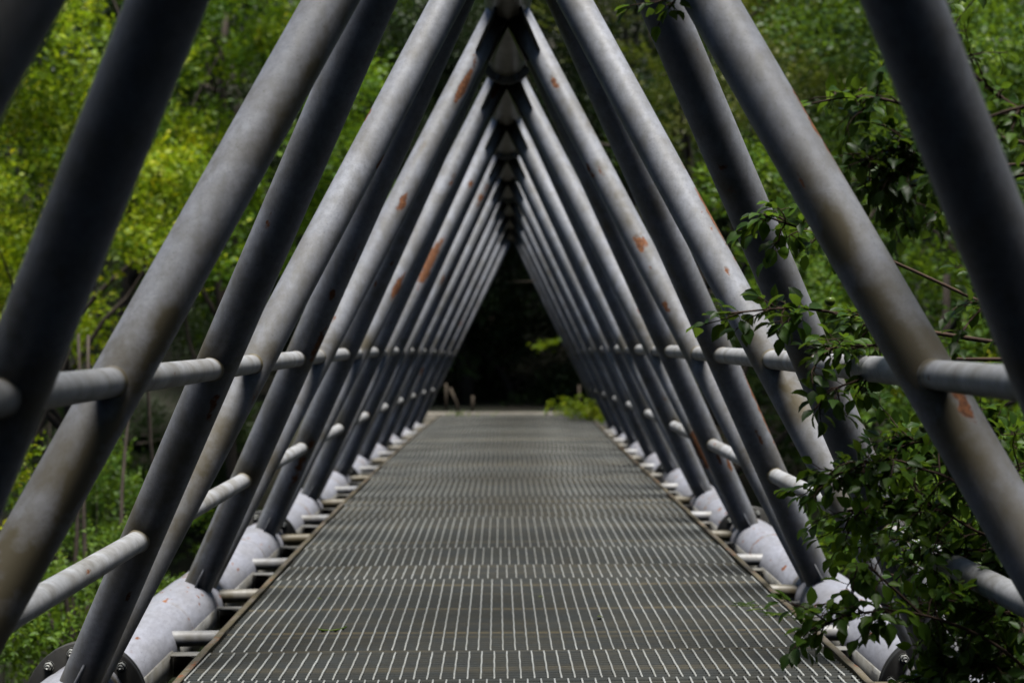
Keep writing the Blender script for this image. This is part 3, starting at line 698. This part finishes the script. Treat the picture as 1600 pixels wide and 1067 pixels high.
    bough([A(1440, 960, 5.0), A(1380, 905, 5.0), A(1345, 880, 4.98), A(1330, 925, 4.95)], .004, 7, 52, .052, .08, .7, .3)
    wood.build('trunk', M['bark'], root, True); twigs.build('twigs', M['twig'], root, True)
    V, F = leaf_shapes(np.array(LP), np.array(LDr), np.array(LU), np.array(LS), .32, 1, .62, .16)
    tag(mesh_obj('foliage', V, F, LM['apple'], root, None, True), kind='stuff')
    # fruit
    for (px, py, Z) in ((1297, 471, 5.25), (1415, 755, 5.1), (1444, 668, 5.1), (1418, 838, 5.1), (1530, 720, 5.2), (1470, 1000, 5.1), (1403, 213, 4.9), (1462, 822, 5.15), (1572, 955, 5.1), (1362, 255, 4.9), (1420, 892, 5.1)):
        a = np.linspace(0, 2 * np.pi, 18, endpoint=False); c = at(px, py, Z); V = []; r = .0155
        ph = np.linspace(.02, np.pi - .02, 12)
        for p_ in ph:
            rr = r * math.sin(p_) * (1 + .05 * math.cos(p_)); zz = r * .95 * math.cos(p_) - .004 * math.exp(-(p_ / .35) ** 2)
            V += [c + [rr * math.cos(t), rr * math.sin(t), zz] for t in a]
        F = [(i * 18 + j, (i + 1) * 18 + j, (i + 1) * 18 + (j + 1) % 18, i * 18 + (j + 1) % 18) for i in range(11) for j in range(18)]
        f = mesh_obj('fruit', V, F, M['fruit'], root, c, True)
        V, F = tube(np.array([c + [0, 0, r * .8], c + [.003, 0, r + .008], c + [.008, 0, r + .018]]), .0009, 6); mesh_obj('stalk', V, F, M['twig'], f)
apple()

# ------------------------------------------------------------ far end
def box(name, x0, x1, y0, y1, z0, z1, mat, parent=None, origin=None):
    mb = MB(); P = np.array([(x0,y0,z0),(x1,y0,z0),(x1,y1,z0),(x0,y1,z0),(x0,y0,z1),(x1,y0,z1),(x1,y1,z1),(x0,y1,z1)], float); mb.box8(P); return mb.build(name, mat, parent, origin=origin)
pe = W(0, HD, 12.0, QD)
o = box('abutment', -2.1 + pe[0], 2.1 + pe[0], pe[1] + .02, pe[1] + .5, -4.2, pe[2] + .025, M['concrete']); tag(o, 'pale concrete sill closing the far end of the deck', 'sill')
bm_ = o.modifiers.new('edge', 'BEVEL'); bm_.width = .02
def post(px, pz, h, lean, label, r=.026):
    y = pe[1] + .9; x = (px - 760) / FPX * y; z = float(ground_h(x, y))
    V, F = tube(np.array([[x, y, z - .2], [x + lean * .5, y, z + h * .5], [x + lean, y, z + h]]), r, 10)
    tag(mesh_obj('post', V, F, M['wood'], None, (x, y, z)), label, 'post')
post(697, 0, .58, 0, 'tallest wooden post at the far left corner of the deck')
post(738, 0, .36, .01, 'short wooden post right of the leaning stake at the far end')
post(722, 0, .5, -.22, 'leaning brown stake between the two far left posts', .03)
post(905, 0, .55, 0, 'grey post behind the weeds at the far right of the deck')
def weeds(name, label, cat, pts, n, size, seed, mat='fresh', hgt=.3, kind=None):
    g = np.random.default_rng(seed); mb = MB(); LP = []; D = []; UU = []; S = []
    for (c, rad, k) in pts:
        for _ in range(k):
            b_ = np.array(c) + [g.normal(0, rad), g.normal(0, rad), 0]; d = np.array([g.normal(0, .25), g.normal(0, .25), 1.]); h = hgt * g.uniform(.5, 1.2); P = [b_]
            p = b_.copy()
            for j in range(5):
                d = d + g.normal(0, .15, 3); d /= np.linalg.norm(d); p = p + d * h / 5; P.append(p.copy())
            V, F = tube(np.array(P), np.linspace(.003, .001, 6), 5); mb.add(V, F)
            for q in range(n):
                i = g.integers(0, 6); dd = g.normal(0, .8, 3) + [0, 0, .3]; LP.append(P[i]); D.append(dd); UU.append(np.array([0, 0, 1.]) + g.normal(0, .3, 3)); S.append(size * g.uniform(.5, 1.2))
    V, F = leaf_shapes(np.array(LP), np.array(D), np.array(UU), np.array(S), .3, 1); mb.add(V, F)
    tag(mb.build('weeds', LM[mat], None, False, pts[0][0]), label, cat, kind='stuff')
dz = lambda X, z: tuple(W(X, HD, z, QD))
weeds('weed_clump', 'bright green weeds growing over the far right corner of the deck', 'plant', [(dz(1250, 10.9), .13, 14), (dz(1150, 11.6), .2, 16), (dz(900, 11.9), .2, 12), (dz(1330, 11.3), .2, 16), (dz(1500, 11.0), .2, 20), (dz(1660, 10.7), .15, 16)], 9, .07, 21, mat='yellow', hgt=.32)
weeds('weed_clump', 'low green weeds along the far left sill', 'plant', [(dz(-700, 11.9), .2, 8), (dz(-1000, 11.9), .15, 8)], 6, .045, 22, hgt=.07)
# a lit sprig hanging in front of the black opening
def sprig():
    g = np.random.default_rng(4); c = at(850, 541, 33.0); P = np.array([at(905, 500, 33.4), at(885, 525, 33.2), at(862, 538, 33), at(838, 541, 33)]); root = empty('hanging_sprig', tuple(P[0]))
    tag(root, 'lone sunlit leafy sprig against the black opening', 'branch')
    V, F = tube(P, np.linspace(.008, .003, 4), 6); mesh_obj('twig', V, F, M['twig'], root)
    n = 90; f = g.uniform(1.2, 3, n); i = np.minimum(f.astype(int), 2); b_ = P[i] + (P[i + 1] - P[i]) * (f - i)[:, None] + g.normal(0, .05, (n, 3)) * [1, 1, .6]
    V, F = leaf_shapes(b_, g.normal(0, 1, (n, 3)) + [-.6, 0, 0], np.tile([0, 0, 1.], (n, 1)) + g.normal(0, .3, (n, 3)), np.full(n, .085), .3, 1); mesh_obj('leaves', V, F, LM['yellow'], root)
sprig()
# litter lying on the deck
P = np.array([deck_pt(x, z, -6) for x, z in ((-905, 3.00), (-880, 2.99), (-840, 2.985), (-800, 2.995), (-775, 3.02))]); V, F = tube(P, .0035, 6)
tag(mesh_obj('grass_blade', V, F, LM['fresh'], None), 'curled green grass blade lying on the left of the deck', 'grass blade')
for px_, lab in (((1188, 3.22), 'dry straw caught on the right edge of the grating'), ((1285, 3.1), 'second tuft of straw nearer on the right deck edge')):
    mb = MB(); g = np.random.default_rng(int(px_[0]))
    for k in range(7):
        X0, z0 = px_[0] + g.normal(0, 28), px_[1] + g.normal(0, .02); a = g.uniform(-.9, .9)
        P = np.array([deck_pt(X0 + 30 * t * math.cos(a) * 2, z0 + .03 * t * math.sin(a), -6 - 6 * g.random()) for t in (-1, 0, 1)]); V, F = tube(P, .002, 5); mb.add(V, F)
    tag(mb.build('straw', LM['fresh'], None), lab, 'straw')
for (X, z, lab) in ((420, 3.1, 'tiny fallen leaf near the middle of the deck'), (150, 3.35, 'small pale leaf fallen on the grating farther along'), (-1010, 3.35, 'small leaf fallen near the left deck edge')):
    c = deck_pt(X, z, -8); V, F = leaf_shapes(np.array([c]), np.array([[1., .3, 0]]), np.array([[0, -.2, 1.]]), np.array([.03]), .3, 1)
    tag(mesh_obj('fallen_leaf', V, F, LM['olive'], None), lab, 'leaf')
